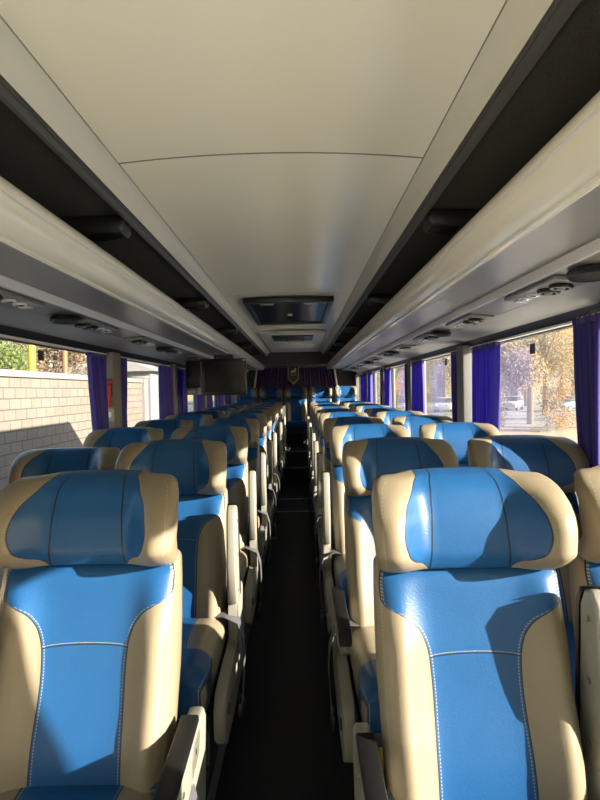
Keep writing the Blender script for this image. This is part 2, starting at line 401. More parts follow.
for s in (-1, 1):
    A = make_psu(s); B = make_speaker(); n = 9
    for i in range(n):
        y = (1.80 if s > 0 else 1.72)+.80*i
        o = A if i == 0 else copy_tree(A)
        o.location = (s*.883, y, 1.7760); o.rotation_euler = (0, s*math.atan2(.012, .1345), 0)
        tag(o, '%s overhead vent and reading lamp unit from the front under the %s luggage rack' % (ORD[i], sidew(s)), 'vent unit', 'vent and lamp units under the racks')
    for i in range(5):
        y = (1.50 if s > 0 else 2.22)+1.6*i
        o = B if i == 0 else copy_tree(B)
        o.location = (s*.883, y, 1.7745); o.rotation_euler = (0, s*math.atan2(.012, .1345), 0)
        o.scale = (.95, 1.3, 1)
        tag(o, '%s black oval speaker from the front under the %s luggage rack' % (ORD[i], sidew(s)), 'speaker', 'speakers under the racks')

# ------------------------------------------------------------------ ceiling hatch and vent
H = empty('roof_hatch', (0, 3.88, 2.11)); tag(H, 'dark tinted glass roof hatch set in the middle of the cream ceiling', 'roof hatch')
hl = (0, -3.88, -2.11)
bm = NB()
for a in ((-.325, .325, 3.86, 3.91), (-.325, .325, 5.12, 5.17), (-.325, -.285, 3.91, 5.12), (.285, .325, 3.91, 5.12)): box(bm, a[0], a[1], a[2], a[3], 2.085, 2.125, .006, 2)
obj('frame', bm, M['black'], H, hl)
bm = NB(); box(bm, -.285, .285, 3.91, 5.12, 2.100, 2.112); obj('glass_panel', bm, M['hatchglass'], H, hl, smooth=0)
for x in (-.16, .16):
    bm = NB(); box(bm, x-.05, x+.05, 3.95, 3.98, 2.084, 2.0995, .004, 2); obj('handle', bm, M['steel'], H, hl)
bm = NB(); box(bm, -.02, .02, 4.55, 4.60, 2.09, 2.0995, .004, 2); obj('latch', bm, M['white'], H, hl)
V = empty('ceiling_console', (0, 6.1, 2.11)); tag(V, 'pale ceiling console with a dark vent slot behind the roof hatch', 'ceiling vent')
vl = (0, -6.1, -2.11)
bm = NB(); box(bm, -.38, .38, 6.0, 8.9, 2.085, 2.125, .02, 3); obj('body', bm, M['mould'], V, vl)
bm = NB(); box(bm, -.24, .24, 6.15, 6.75, 2.075, 2.0845, .004, 2); obj('vent_slot', bm, M['black'], V, vl)
for x in (-.08, .12):
    bm = NB(); box(bm, x-.012, x+.012, 6.15, 6.75, 2.069, 2.0748, .003, 1); obj('vent_louvre', bm, M['darksteel'], V, vl)
bm = NB(); box(bm, -.28, .28, 7.2, 8.6, 2.076, 2.0845, .006, 2); obj('lamp_cover', bm, M['white'], V, vl)

# ------------------------------------------------------------------ seats
UF = [1, .997, .985, .96, .92, .87, .81, .75, .68, .61, .54, .47, .40, .30, .15, 0]
UB = [.985, .93, .80, .55, .25, 0]
def sect_loop(wd, th, bol, wing, p=5.0):
    """closed section: front edge (towards -y) finely sampled, back edge coarser"""
    def pt(u, front):
        h = th/2*max(0.0, 1-abs(u)**p)**(1/p); a = abs(u)
        y = -h if front else h
        if front: y -= bol*math.exp(-((a-.80)/.20)**2)*min(1, (1-a)/.04)
        q = min(1, max(0, (a-.40)/.44)); y -= wing*q*q*(3-2*q)
        return (u*wd/2, y, u)
    fr = [-u for u in UF]+UF[::-1][1:]
    bk = UB+[-u for u in UB[::-1][1:]]
    return [pt(u, True) for u in fr]+[pt(u, False) for u in bk]
def loft(sections, capu=0):
    """sections: list of (origin Vector, tangent angle, loop pts, v); returns bm with UV"""
    bm = NB(); uvl = bm.loops.layers.uv.new('UVMap'); rings = []; info = {}
    for (o, ang, loop, v) in sections:
        ring = []
        for x, y, u in loop:
            d = Vector((x, o.y+y*math.cos(ang), o.z-y*math.sin(ang)))
            vt = bm.verts.new(d); info[vt] = (u*.5+.5, v); ring.append(vt)
        rings.append(ring)
    n = len(rings[0])
    for a, b in zip(rings[:-1], rings[1:]):
        for i in range(n): bm.faces.new((a[i], a[(i+1) % n], b[(i+1) % n], b[i]))
    bm.faces.new(rings[0][::-1]); bm.faces.new(rings[-1])
    for f in bm.faces:
        for l in f.loops: l[uvl].uv = info[l.vert]
    return bm
def lerp_tab(t, tab):
    for (a, va), (b, vb) in zip(tab[:-1], tab[1:]):
        if t <= b: return va+(vb-va)*(t-a)/(b-a) if b > a else vb
    return tab[-1][1]
REC = math.radians(13.5)
PIV = Vector((0, .0, .40))
def spine(d): return Vector((0, PIV.y+d*math.sin(REC), PIV.z+d*math.cos(REC)))
LB, LH = .505, .188                                            # back length, headrest length
def smooth_tab(tab, n):
    return [lerp_tab(i/n, tab) for i in range(n+1)]
def back_bm():
    S = []
    vs_ = [0, .012, .03, .06]+[.06+.90*i/26 for i in range(1, 27)]+[.975, .99, 1.0]
    for v in vs_:
        e = 1.0
        if v < .06: e = math.sqrt(max(0, 1-((.06-v)/.06)**2))*.35+.65
        if v > .96: e = 1-.28*((v-.96)/.04)**2
        wd = lerp_tab(v, [(0, .37), (.5, .385), (.85, .385), (1, .380)])-(1-e)*.05
        th = lerp_tab(v, [(0, .10), (.3, .11), (.7, .105), (1, .085)])*e
        bol = lerp_tab(v, [(0, .035), (.4, .050), (.75, .042), (.92, .018), (1, .006)])
        o = spine(v*LB); o.y += .012*math.sin(v*PI)-.012*math.exp(-((v-.28)/.2)**2)
        S.append((o, -REC*0+(-REC), sect_loop(wd, th, bol, 0, p=6.5), v))
    return loft(S)
def head_bm():
    S = []
    vs_ = [0, .015, .04, .08, .14]+[.14+.70*i/16 for i in range(1, 17)]+[.89, .93, .96, .98, .993, 1.0]
    for v in vs_:
        e = 1.0
        if v > .84: e = math.sqrt(max(0.0, 1-((v-.84)/.165)**2))
        if v < .14: e = .86+.14*math.sqrt(max(0, 1-((.14-v)/.14)**2))
        wd = lerp_tab(v, [(0, .375), (.1, .38), (.3, .392), (.55, .400), (.8, .397), (.92, .384), (.97, .37), (1, .342)])
        th = lerp_tab(v, [(0, .10), (.2, .125), (.6, .125), (1, .10)])*(.20+.80*e)
        wing = lerp_tab(v, [(0, .020), (.12, .045), (.3, .078), (.7, .082), (.9, .062), (1, .035)])
        o = spine(LB+.002+v*LH); o.y -= .014*math.sin(v*PI*.9)+.004
        S.append((o, -REC*.7, sect_loop(wd, th, 0, wing, p=4.2), v))
    return loft(S)
def cush_bm():
    S = []; L = .50
    vs_ = [0, .01, .03, .06, .10, .14]+[.14+.82*i/18 for i in range(1, 19)]+[.98, 1]
    for v in vs_:
        e = 1.0
        if v < .14: e = math.sqrt(max(0.0, 1-((.14-v)/.145)**2))
        if v > .96: e = 1-.15*((v-.96)/.04)
        loop = sect_loop(.395-(1-e)*.02, .135*(.25+.75*e)+.0, 0, 0, p=5)
        y = -.46+v*L
        ring = []
        for (x, q, u) in loop:
            top = q < -.001
            z = .415-q+(.006+.012*math.exp(-((abs(u)-.75)/.2)**2) if top else 0)-.02*v+(.0 if v > .14 else -.0)
            ring.append((x, y, z, u))
        S.append((ring, v))
    bm = NB(); uvl = bm.loops.layers.uv.new('UVMap'); info = {}; rings = []
    for ring, v in S:
        rr = []
        for x, y, z, u in ring:
            vt = bm.verts.new((x, y, z)); info[vt] = (u*.5+.5, v); rr.append(vt)
        rings.append(rr)
    n = len(rings[0])
    for a, b in zip(rings[:-1], rings[1:]):
        for i in range(n): bm.faces.new((a[i], a[(i+1) % n], b[(i+1) % n], b[i]))
    bm.faces.new(rings[0][::-1]); bm.faces.new(rings[-1])
    for f in bm.faces:
        for l in f.loops: l[uvl].uv = info[l.vert]
    return bm

def rot_part(o, ang, piv):
    Rm = Matrix.Rotation(ang, 4, 'X'); p = Vector(piv)
    o.rotation_euler = (ang, 0, 0); o.location = p-(Rm @ p)
ME = {}
def shared(name, fn, m, parent):
    if name not in ME:
        o = obj(name.split(':')[0], fn(), m, parent, smooth=60); ME[name] = o.data; return o
    return link(name.split(':')[0], ME[name], m, parent)
PROTO = {}
def make_seat(a, up, aisle, recline=0.0, arm=True):
    """a = +1 when the armrest is on the +x side, -1 when on the -x side; up = armrest folded up"""
    r = empty('coach_seat')
    bk = shared('backrest', back_bm, M['back'], r); hd = shared('headrest', head_bm, M['head'], bk)
    if recline: rot_part(bk, -recline, PIV)
    shared('seat_cushion', cush_bm, M['cush'], r)
    def fr():
        bm = NB(); box(bm, -.19, .19, -.38, .06, .285, .335, .01, 2)
        box(bm, -.20, .20, .03, .06, .30, .40, .008, 1); return bm
    shared('seat_frame', fr, M['darksteel'], r)
    for x in (-.14, .14):
        def lg(x=x):
            bm = NB(); prism(bm, [(-.30, .0), (-.02, 0), (-.02, .03), (-.12, .06), (-.13, .285), (-.19, .285), (-.20, .06), (-.30, .03)], 'x', x-.02, x+.02, .004, 1); return bm
        shared('leg:%g' % x, lg, M['darksteel'], r)
    if not arm: return r
    X = a*.223
    w2 = .017
    lo, hi = sorted((X-w2, X+w2))
    if aisle:
        def sp():
            bm = NB(); prism(bm, [(-.40, .27), (-.36, .235), (-.12, .235), (.02, .27), (.09, .36), (.11, .53), (.09, .555), (-.03, .555), (-.06, .53), (-.05, .45), (-.06, .40), (-.37, .40), (-.40, .37)], 'x', X-a*.015, X+a*.020, .008, 3); return bm
        pn = shared('side_panel:%d' % a, sp, M['cream'], r)
        def cp():
            bm = NB(); tube(bm, [(X+a*.020, -.34, .33), (X+a*.025, -.34, .33)], .016, 14); return bm
        shared('recline_button:%d' % a, cp, M['black'], pn)
        def belt():
            bm = NB()
            xs = X+a*.021
            pts = [(a*.12, -.03, .478), (a*.19, -.05, .492), (xs, -.07, .475), (xs+a*.018, -.085, .42), (xs+a*.022, -.10, .35), (xs+a*.018, -.105, .28), (xs+a*.015, -.105, .22)]
            ribbon(bm, pts, (0, 1, .15), .048, .003); return bm
        bl = shared('seat_belt:%d' % a, belt, M['web'], r)
        def bk_():
            bm = NB(); box(bm, min(X+a*.022, X+a*.040), max(X+a*.022, X+a*.040), -.135, -.075, .17, .225, .005, 2); return bm
        shared('belt_buckle:%d' % a, bk_, M['black'], bl)
    else:
        def sp2():
            bm = NB(); prism(bm, [(-.06, .30), (.06, .30), (.10, .56), (.08, .59), (-.04, .59), (-.07, .54)], 'x', lo+.006, hi-.006, .005, 2); return bm
        shared('side_panel:m%d' % a, sp2, M['greyplastic'], r)
    # armrest
    AX = X+(a*.003 if aisle else 0)
    def ar():
        bm = NB(); prism(bm, [(.08, .515), (.095, .555), (.08, .590), (-.22, .580), (-.25, .565), (-.255, .54), (-.23, .518), (-.05, .495)], 'x', AX-.017, AX+.017, .008, 3); return bm
    am = shared('armrest:%d%d' % (a, aisle), ar, M['cream'], r)
    def pad():
        bm = NB(); prism(bm, [(.075, .588), (.07, .604), (-.22, .594), (-.252, .576), (-.258, .555), (-.248, .568), (-.22, .580)], 'x', AX-.019, AX+.019, .004, 2); return bm
    pd = shared('arm_pad:%d%d' % (a, aisle), pad, M['blackrub'] if True else M['cream'], am)
    for y in (-.20, -.08, .04):
        def sc(y=y):
            bm = NB(); tube(bm, [(AX-.0185, y, .545), (AX+.0185, y, .545)], .006, 10); return bm
        shared('screw:%d%d%g' % (a, aisle, y), sc, M['steel'], am)
    if up:
        rot_part(am, -math.radians(88)+REC-math.radians(16), (0, .055, .555)); am.location.y -= .085
    else: am.location = (0, -.055, -.022)
    return r
def seat(a, up, aisle, recline=0.0, arm=True):
    key = (a, up, aisle, recline, arm)
    if key not in PROTO: PROTO[key] = make_seat(*key); return PROTO[key]
    return copy_tree(PROTO[key])
TOPY = (LB+LH)*math.sin(REC)-.02
def put_seat(x, dtop, z, label, a, up, aisle, recline=0.0, arm=True, rz=0):
    o = seat(a, up, aisle, recline, arm); o.location = (x, dtop-TOPY, z); o.rotation_euler = (0, 0, rz)
    tag(o, label, 'seat', 'blue and beige coach seats')
    return o
ROWS = 10
left_y = [1.25+.80*i for i in range(ROWS)]
right_y = [1.18+.785*i for i in range(ROWS)]
for i in range(ROWS):
    up_l = i != 0; up_r = i not in (0, 1)
    st = lambda u: 'armrest up' if u else 'armrest down'
    put_seat(-.400, left_y[i], .2, '%s blue and beige aisle seat from the front, left of the aisle, %s' % (ORD[i], st(up_l)), 1, up_l, True)
    put_seat(-.837, left_y[i]+(.0 if i != 1 else .02), .2, '%s blue and beige window seat from the front along the left wall' % ORD[i], 1, True, False, math.radians(9) if i == 1 else 0.0)
    put_seat(.412, right_y[i], .2, '%s blue and beige aisle seat from the front, right of the aisle, %s' % (ORD[i], st(up_r)), -1, up_r, True)
    put_seat(.857, right_y[i]+(.03 if i == 0 else 0), .2, '%s blue and beige window seat from the front along the right wall' % ORD[i], -1, True, False)
for j, t in enumerate(('far left', 'centre left', 'middle', 'centre right', 'far right')):
    put_seat(.0+.445*(j-2), 9.72, .44, 'blue and beige seat in the raised back row, %s of its five' % t, 1, True, False, 0.0, False)

# footrest sticking out into the aisle by the fifth left row
F = empty('footrest', (-.24, 5.08, 0)); tag(F, 'small pale framed folding footrest standing out into the aisle on the left', 'footrest')
bm = NB(); box(bm, -.03, .075, 0, .02, .05, .075, .004, 2); box(bm, .055, .075, 0, .02, .075, .19, .004, 2); box(bm, -.03, -.015, 0, .02, .0, .19, .003, 1); box(bm, -.03, .055, 0, .02, .17, .19, .004, 2); obj('frame', bm, M['cream'], F)
bm = NB(); box(bm, -.014, .054, .004, .016, .076, .169); obj('tread', bm, M['black'], F)

# ------------------------------------------------------------------ side curtains
def curtain_mesh(t0, t1, b0, b1, zt, zb, x, amp=.02, folds=7, seed=0):
    folds = max(folds, int(abs(t1-t0)*16))
    rnd = random.Random(seed); nu, nv = folds*8, 22; bm = NB(); g = []
    ph = rnd.random()*6
    for j in range(nv+1):
        v = j/nv; row = []
        e = v**1.25
        y0 = t0+(b0-t0)*e; y1 = t1+(b1-t1)*e
        for i in range(nu+1):
            u = i/nu
            a = amp*(.75+.35*v)
            xx = x+a*math.sin(u*folds*2*PI+ph+.5*math.sin(v*2.2+u*5))+a*.35*math.sin(u*folds*PI*1.3+v*3+ph)
            row.append(bm.verts.new((xx, y0+(y1-y0)*u, zt+(zb-zt)*v)))
        g.append(row)
    for j in range(nv):
        for i in range(nu): bm.faces.new((g[j][i], g[j][i+1], g[j+1][i+1], g[j+1][i]))
    return bm
def side_curtain(s, t0, t1, b0, b1, label, seed):
    x = s*(1.075 if s > 0 and abs(t1-t0-.17) < .001 else 1.118)
    bm = curtain_mesh(t0, t1, b0, b1, 1.697, .93, 0, .017, 7, seed)
    r = empty('curtain', (x, (t0+t1)/2, 1.70)); tag(r, label, 'curtain', 'purple window curtains')
    o = obj('cloth', bm, M['curtain'], r, (0, -(t0+t1)/2, -1.70), smooth=180)
    md = o.modifiers.new('thick', 'SOLIDIFY'); md.thickness = .003; md.offset = 0
    zt = .93+.22 if abs((b1-b0)) < abs(t1-t0)*.7 else None
    bm = NB(); box(bm, -.012, .012, t0-.004, t1+.004, 1.675, 1.694, .003, 1); obj('heading_tape', bm, M['curtain'], r, (0, -(t0+t1)/2, -1.70))
    for q in range(5):
        yy = t0+(t1-t0)*(q+.5)/5
        bm = NB(); box(bm, -.004, .004, yy-.006, yy+.006, 1.694, 1.7015, .001, 1); obj('hook', bm, M['white'], r, (0, -(t0+t1)/2, -1.70))
sd_ = 1
for s in (-1, 1):
    for i, p in enumerate(PIL):
        if p < 1 or p > 9: continue
        n_ = ORD[i-2]
        far = (p+.09, p+.21, p+.09, p+.13)
        if s > 0:
            near = (p-.62, p-.24, p-.60, p-.22) if i == 3 else (p-.50, p-.12, p-.46, p-.12)
            if i == 2: near = (p-.42, p-.12, p-.30, p-.12); far = (p-.06, p+.11, p-.06, p+.035)
        else:
            near = (p-.44, p-.17, p-.27, p-.19) if i == 3 else (p-.48, p-.10, p-.46, p-.12)
            if i >= 4: far = (p+.09, p+.55, p+.09, p+.50)
        if i == 6: far = (p+.09, p+.80, p+.09, p+.78)
        nm = {2: 'the pillar nearest the front', 3: 'the second window pillar', 4: 'the third window pillar', 5: 'the fourth window pillar', 6: 'the fifth window pillar'}.get(i, 'the last window pillar')
        side_curtain(s, *near, 'purple curtain gathered on the near side of %s, %s wall' % (nm, sidew(s)), sd_)
        side_curtain(s, *far, 'purple curtain gathered on the far side of %s, %s wall' % (nm, sidew(s)), sd_+1)
        sd_ += 2

# rear curtain and pennant
r = empty('curtain', (0, 10.12, 1.88)); tag(r, 'dark purple pleated curtain across the rear window', 'curtain')
nu = 240; bm = NB(); rows = []
for j in range(9):
    v = j/8; row = []
    for i in range(nu+1):
        u = i/nu; hw = .70+.055*v
        row.append(bm.verts.new((-hw+2*hw*u, 10.12+.018*math.sin(u*26*2*PI+.6*math.sin(u*11))+.006*math.sin(u*61+v*2), 1.885-.41*v)))
    rows.append(row)
for j in range(8):
    for i in range(nu): bm.faces.new((rows[j][i], rows[j][i+1], rows[j+1][i+1], rows[j+1][i]))
o = obj('cloth', bm, M['rearcurtain'], r, (0, -10.12, -1.88), smooth=180); md = o.modifiers.new('thick', 'SOLIDIFY'); md.thickness = .003
bm = NB(); tube(bm, [(-.72, 10.12, 1.888), (.72, 10.12, 1.888)], .008, 8); obj('rod', bm, M['alu'], r, (0, -10.12, -1.88))
P_ = empty('pennant', (-.045, 10.06, 1.90)); tag(P_, 'black pennant with gold edging and a white emblem hanging on the rear curtain', 'pennant')
def flat(name, pts, m, y0, y1, par): bm = NB(); prism(bm, pts, 'y', y0, y1); return obj(name, bm, m, par, smooth=0)
flat('border', [(-.105, .0), (.105, 0), (.105, -.225), (0, -.335), (-.105, -.225)], M['gold'], 0, .006, P_)
flat('cloth', [(-.088, -.002), (.088, -.002), (.088, -.218), (0, -.308), (-.088, -.218)], M['black'], -.003, -.0005, P_)
flat('emblem', [(-.045, -.090), (-.020, -.070), (.010, -.075), (.020, -.045), (.040, -.030), (.058, -.046), (.045, -.062), (.038, -.095), (.030, -.125), (.020, -.125), (.020, -.105), (-.015, -.105), (-.030, -.130), (-.040, -.128), (-.034, -.105)], M['white'], -.006, -.0035, P_)
bm = NB()
for q in range(5): box(bm, -.045+q*.019, -.032+q*.019, -.006, -.0035, -.165, -.150)
obj('lettering', bm, M['gold'], P_, smooth=0)

# ------------------------------------------------------------------ screen and box hanging from the left rack
T = empty('monitor', (-.62, 5.0, 1.80)); tag(T, 'black flat screen hanging below the left luggage rack halfway down the bus', 'screen')
bm = NB(); box(bm, -.21, .20, -.03, .03, -.375, -.035, .012, 3); obj('casing', bm, M['black'], T)
bm = NB(); box(bm, -.185, .175, -.036, -.0305, -.345, -.06, .002, 1); obj('screen', bm, M['screen'], T)
bm = NB(); box(bm, -.10, .08, -.02, .05, -.034, .0, .006, 2); obj('mount', bm, M['darksteel'], T)
bm = NB(); box(bm, .17, .195, -.035, -.0305, -.06, -.045, .001, 1); obj('indicator', bm, M['steel'], T)
D = empty('appliance_box', (-.962, 5.32, 1.762)); tag(D, 'dark boxy appliance with pale base panel hanging left of the black screen', 'appliance')
bm = NB(); box(bm, -.07, .075, -.10, .10, -.26, -.003, .015, 3); obj('body', bm, M['black'], D)
bm = NB(); tube(bm, [(-.055, -.105, -.18), (.06, -.105, -.18)], .028, 14); obj('drum', bm, M['greystrip'], D)
bm = NB(); box(bm, -.06, .05, -.115, .06, -.33, -.2605, .008, 2); obj('base_panel', bm, M['greyplastic'], D)
bm = NB(); box(bm, -.05, .03, -.119, -.1155, -.318, -.285, .001, 1); obj('label_plate', bm, M['white'], D)

# pillar hammers, labels, window stickers
for s, i, w_ in ((-1, 3, 'left'), (1, 5, 'right')):
    y = PIL[i]-.0755; Hm = empty('emergency_hammer', (s*1.128, y, 1.46)); tag(Hm, 'red emergency hammer on a window pillar of the %s wall' % w_, 'emergency hammer')
    bm = NB(); box(bm, -.026, .022, -.012, 0, -.02, .095, .003, 1); obj('holder', bm, M['black'], Hm)
    bm = NB(); box(bm, -.012, .014, -.034, -.0125, -.085, .055, .004, 2); obj('handle', bm, M['red'], Hm)
    bm = NB(); tube(bm, [(-.032, -.023, .066), (.032, -.023, .066)], .0105, 10); obj('head', bm, M['red'], Hm)
a = empty('pillar_plate', (-1.128, PIL[3]-.0755, 1.33)); tag(a, 'small grey plate with a pale mark on the left window pillar', 'plate')
bm = NB(); box(bm, -.03, .025, -.004, 0, -.045, .035, .001, 1); obj('plate', bm, M['greyplastic'], a)
bm = NB(); box(bm, -.012, .008, -.006, -.0042, -.02, .015, .0005, 1); obj('mark', bm, M['white'], a)
for s, y, z in ((-1, 2.68, 1.655), (1, 2.64, 1.64), (1, 4.2, 1.655)):
    bm = NB(); x = s*(WX+.040); box(bm, x-.001, x+.001, y-.03, y+.03, z-.025, z+.025)
    o = obj('window_sticker', bm, M['sticker'], smooth=0)
    tag(o, 'small dark square sticker high on the %s' % ('left window pane' if s < 0 else 'large right window pane' if y < 3 else 'right pane beyond the second pillar'), 'sticker')

# ------------------------------------------------------------------ outside
GZ = -1.1
M['asphalt'] = mat('grey_paving', (.15, .145, .14), .9, var=(1.5, .25))
bm = NB(); box(bm, -60, 120, -40, 160, GZ-.1, GZ); struct('ground', bm, M['asphalt'], smooth=0)
bm = NB(); box(bm, -30, 10, -60, 9, GZ-.05, GZ+.01); struct('ground_bounce_slab', bm, mat('pale_bounce_concrete', (.62, .58, .50), .9, var=(1.2, .08)), smooth=0)  # pale slab kept out of view, added to bounce sunlight onto the ceiling
def block_mat():
    m = mat('block_wall', (.6, .5, .4), .85, bump=(60, .4)); t = m.node_tree; b = t.nodes['Principled BSDF']
    tc = t.nodes.new('ShaderNodeTexCoord'); sp = t.nodes.new('ShaderNodeSeparateXYZ'); cb = t.nodes.new('ShaderNodeCombineXYZ')
    t.links.new(tc.outputs['Object'], sp.inputs[0]); t.links.new(sp.outputs[1], cb.inputs[0]); t.links.new(sp.outputs[2], cb.inputs[1])
    br = t.nodes.new('ShaderNodeTexBrick'); t.links.new(cb.outputs[0], br.inputs['Vector'])
    br.inputs['Color1'].default_value = (.160, .130, .104, 1); br.inputs['Color2'].default_value = (.142, .114, .090, 1); br.inputs['Mortar'].default_value = (.055, .047, .04, 1)
    br.inputs['Scale'].default_value = 1; br.inputs['Brick Width'].default_value = .40; br.inputs['Row Height'].default_value = .20
    br.inputs['Mortar Size'].default_value = .011; br.inputs['Bias'].default_value = 0
    t.links.new(br.outputs[0], b.inputs['Base Color']); return m
M['block'] = block_mat(); M['coping'] = mat('coping_stone', (.20, .18, .16), .8, var=(8, .1))
LW = empty('boundary_wall', (-5.2, 4, GZ)); tag(LW, 'pale beige concrete block wall with light coping beside the bus on the left', 'wall')
ll = (5.2, -4, -GZ)
bm = NB(); box(bm, -5.4, -5.2, -6, 18.0, GZ, 1.80); obj('blockwork', bm, M['block'], LW, ll, smooth=0)
bm = NB(); box(bm, -5.46, -5.14, -6, 18.0, 1.80, 1.88, .012, 2); box(bm, -5.43, -5.17, -6, 18.0, 1.88, 1.93, .01, 2); obj('coping', bm, M['coping'], LW, ll)
bm = NB(); box(bm, -5.48, -5.1, 18.001, 18.4, GZ, 1.95); box(bm, -5.52, -5.06, 18.001, 18.44, 1.95, 2.03, .01, 2); obj('end_pier', bm, M['coping'], LW, ll)
for nm, x, y, rad, m, lb in (('pole', -6.8, 13.9, .083, mat('yellow_paint', (.50, .36, .012), .45), 'bright yellow steel pole standing behind the block wall'), ('pole', -6.8, 15.85, .073, mat('orange_paint', (.40, .10, .04), .5), 'orange red steel pole standing behind the block wall')):
    r = empty(nm, (x, y, GZ)); tag(r, lb, 'pole')
    bm = NB(); tube(bm, [(0, 0, 0), (0, 0, 5.2)], rad, 16); obj('shaft', bm, m, r)
    bm = NB(); lathe(bm, [(rad+.01, 5.2), (rad+.012, 5.23), (rad*.5, 5.27)], 16); obj('cap', bm, m, r)

# trees
def leafmat(name, cols):
    m = mat(name, cols[0], .8); t = m.node_tree; b = t.nodes['Principled BSDF']; n = N(t)
    ge = t.nodes.new('ShaderNodeNewGeometry'); cr = t.nodes.new('ShaderNodeValToRGB'); t.links.new(ge.outputs['Random Per Island'], cr.inputs[0])
    cr.color_ramp.elements[0].color = (*cols[0], 1); cr.color_ramp.elements[1].color = (*cols[-1], 1)
    for q, c in enumerate(cols[1:-1]):
        e = cr.color_ramp.elements.new((q+1)/(len(cols)-1)); e.color = (*c, 1)
    t.links.new(cr.outputs[0], b.inputs['Base Color'])
    tr = t.nodes.new('ShaderNodeBsdfTranslucent'); t.links.new(cr.outputs[0], tr.inputs[0])
    mx = t.nodes.new('ShaderNodeMixShader'); mx.inputs[0].default_value = .35; t.links.new(b.outputs[0], mx.inputs[1]); t.links.new(tr.outputs[0], mx.inputs[2])
    t.links.new(mx.outputs[0], t.nodes['Material Output'].inputs[0]); return m
LM = {'gold': leafmat('gold_leaves', [(0.26, 0.143, 0.017), (0.31, 0.205, 0.034), (0.186, 0.114, 0.02), (0.341, 0.189, 0.02)]),
      'orange': leafmat('orange_leaves', [(0.279, 0.105, 0.019), (0.236, 0.124, 0.025), (0.31, 0.161, 0.031)]),
      'brown': leafmat('brown_leaves', [(0.149, 0.093, 0.056), (0.198, 0.136, 0.081), (0.124, 0.087, 0.062), (0.236, 0.161, 0.074)]),
      'green': leafmat('green_leaves', [(0.062, 0.112, 0.025), (0.112, 0.161, 0.037), (0.186, 0.205, 0.05), (0.074, 0.093, 0.025)]),
      'mauve': leafmat('mauve_twigs', [(0.149, 0.105, 0.099), (0.198, 0.149, 0.143), (0.124, 0.093, 0.074)])}
M['bark'] = mat('bark', (.10, .075, .055), .95, bump=(30, .8), var=(12, .3))
def tree(name, x, y, h, rad, kind, label, cat='tree', n=2600, lsz=.16, trunk=True, seed=1, z0=GZ, low=.3, group=None):
    rnd = random.Random(seed); r = empty(name, (x, y, z0)); tag(r, label, cat, group)
    blobs = []
    for i in range(9):
        a = rnd.random()*2*PI; q = rnd.random()**.6*rad*.65; zz = h*(low+(1-low)*(.12+.76*rnd.random()))
        blobs.append((Vector((q*math.cos(a), q*math.sin(a), zz)), rad*(.35+.25*rnd.random())))
    if trunk:
        bm = NB(); tube(bm, [(0, 0, 0), (.04, .02, h*.25), (-.03, .05, h*.5), (0, 0, h*.8)], [rad*.055+.06, rad*.045+.05, rad*.03+.03, .02], 10)
        for c, _ in blobs: tube(bm, [(0, 0, h*.25+rnd.random()*h*.25), c*.55+Vector((0, 0, h*.2)), c], [.07, .045, .012], 6)
        obj('trunk', bm, M['bark'], r)
    V_, F_ = [], []
    for i in range(n):
        c, br_ = blobs[rnd.randrange(9)]
        d = Vector((rnd.gauss(0, 1), rnd.gauss(0, 1), rnd.gauss(0, 1))).normalized()*br_*(rnd.random()**.45)
        p = c+d
        if p.z < .15: p.z = .15+rnd.random()*.3
        a = Vector((rnd.gauss(0, 1), rnd.gauss(0, 1), rnd.gauss(0, 1))).normalized(); b = a.orthogonal().normalized()
        s_ = lsz*(.6+.8*rnd.random()); k_ = len(V_)
        V_ += [p-a*s_*.6, p+b*s_*.32+a*.05*s_, p+a*s_*.6, p-b*s_*.32+a*.05*s_]; F_.append((k_, k_+1, k_+2, k_+3))
    me = bpy.data.meshes.new('foliage'); me.from_pydata([tuple(v) for v in V_], [], F_); link('foliage', me, LM[kind], r)
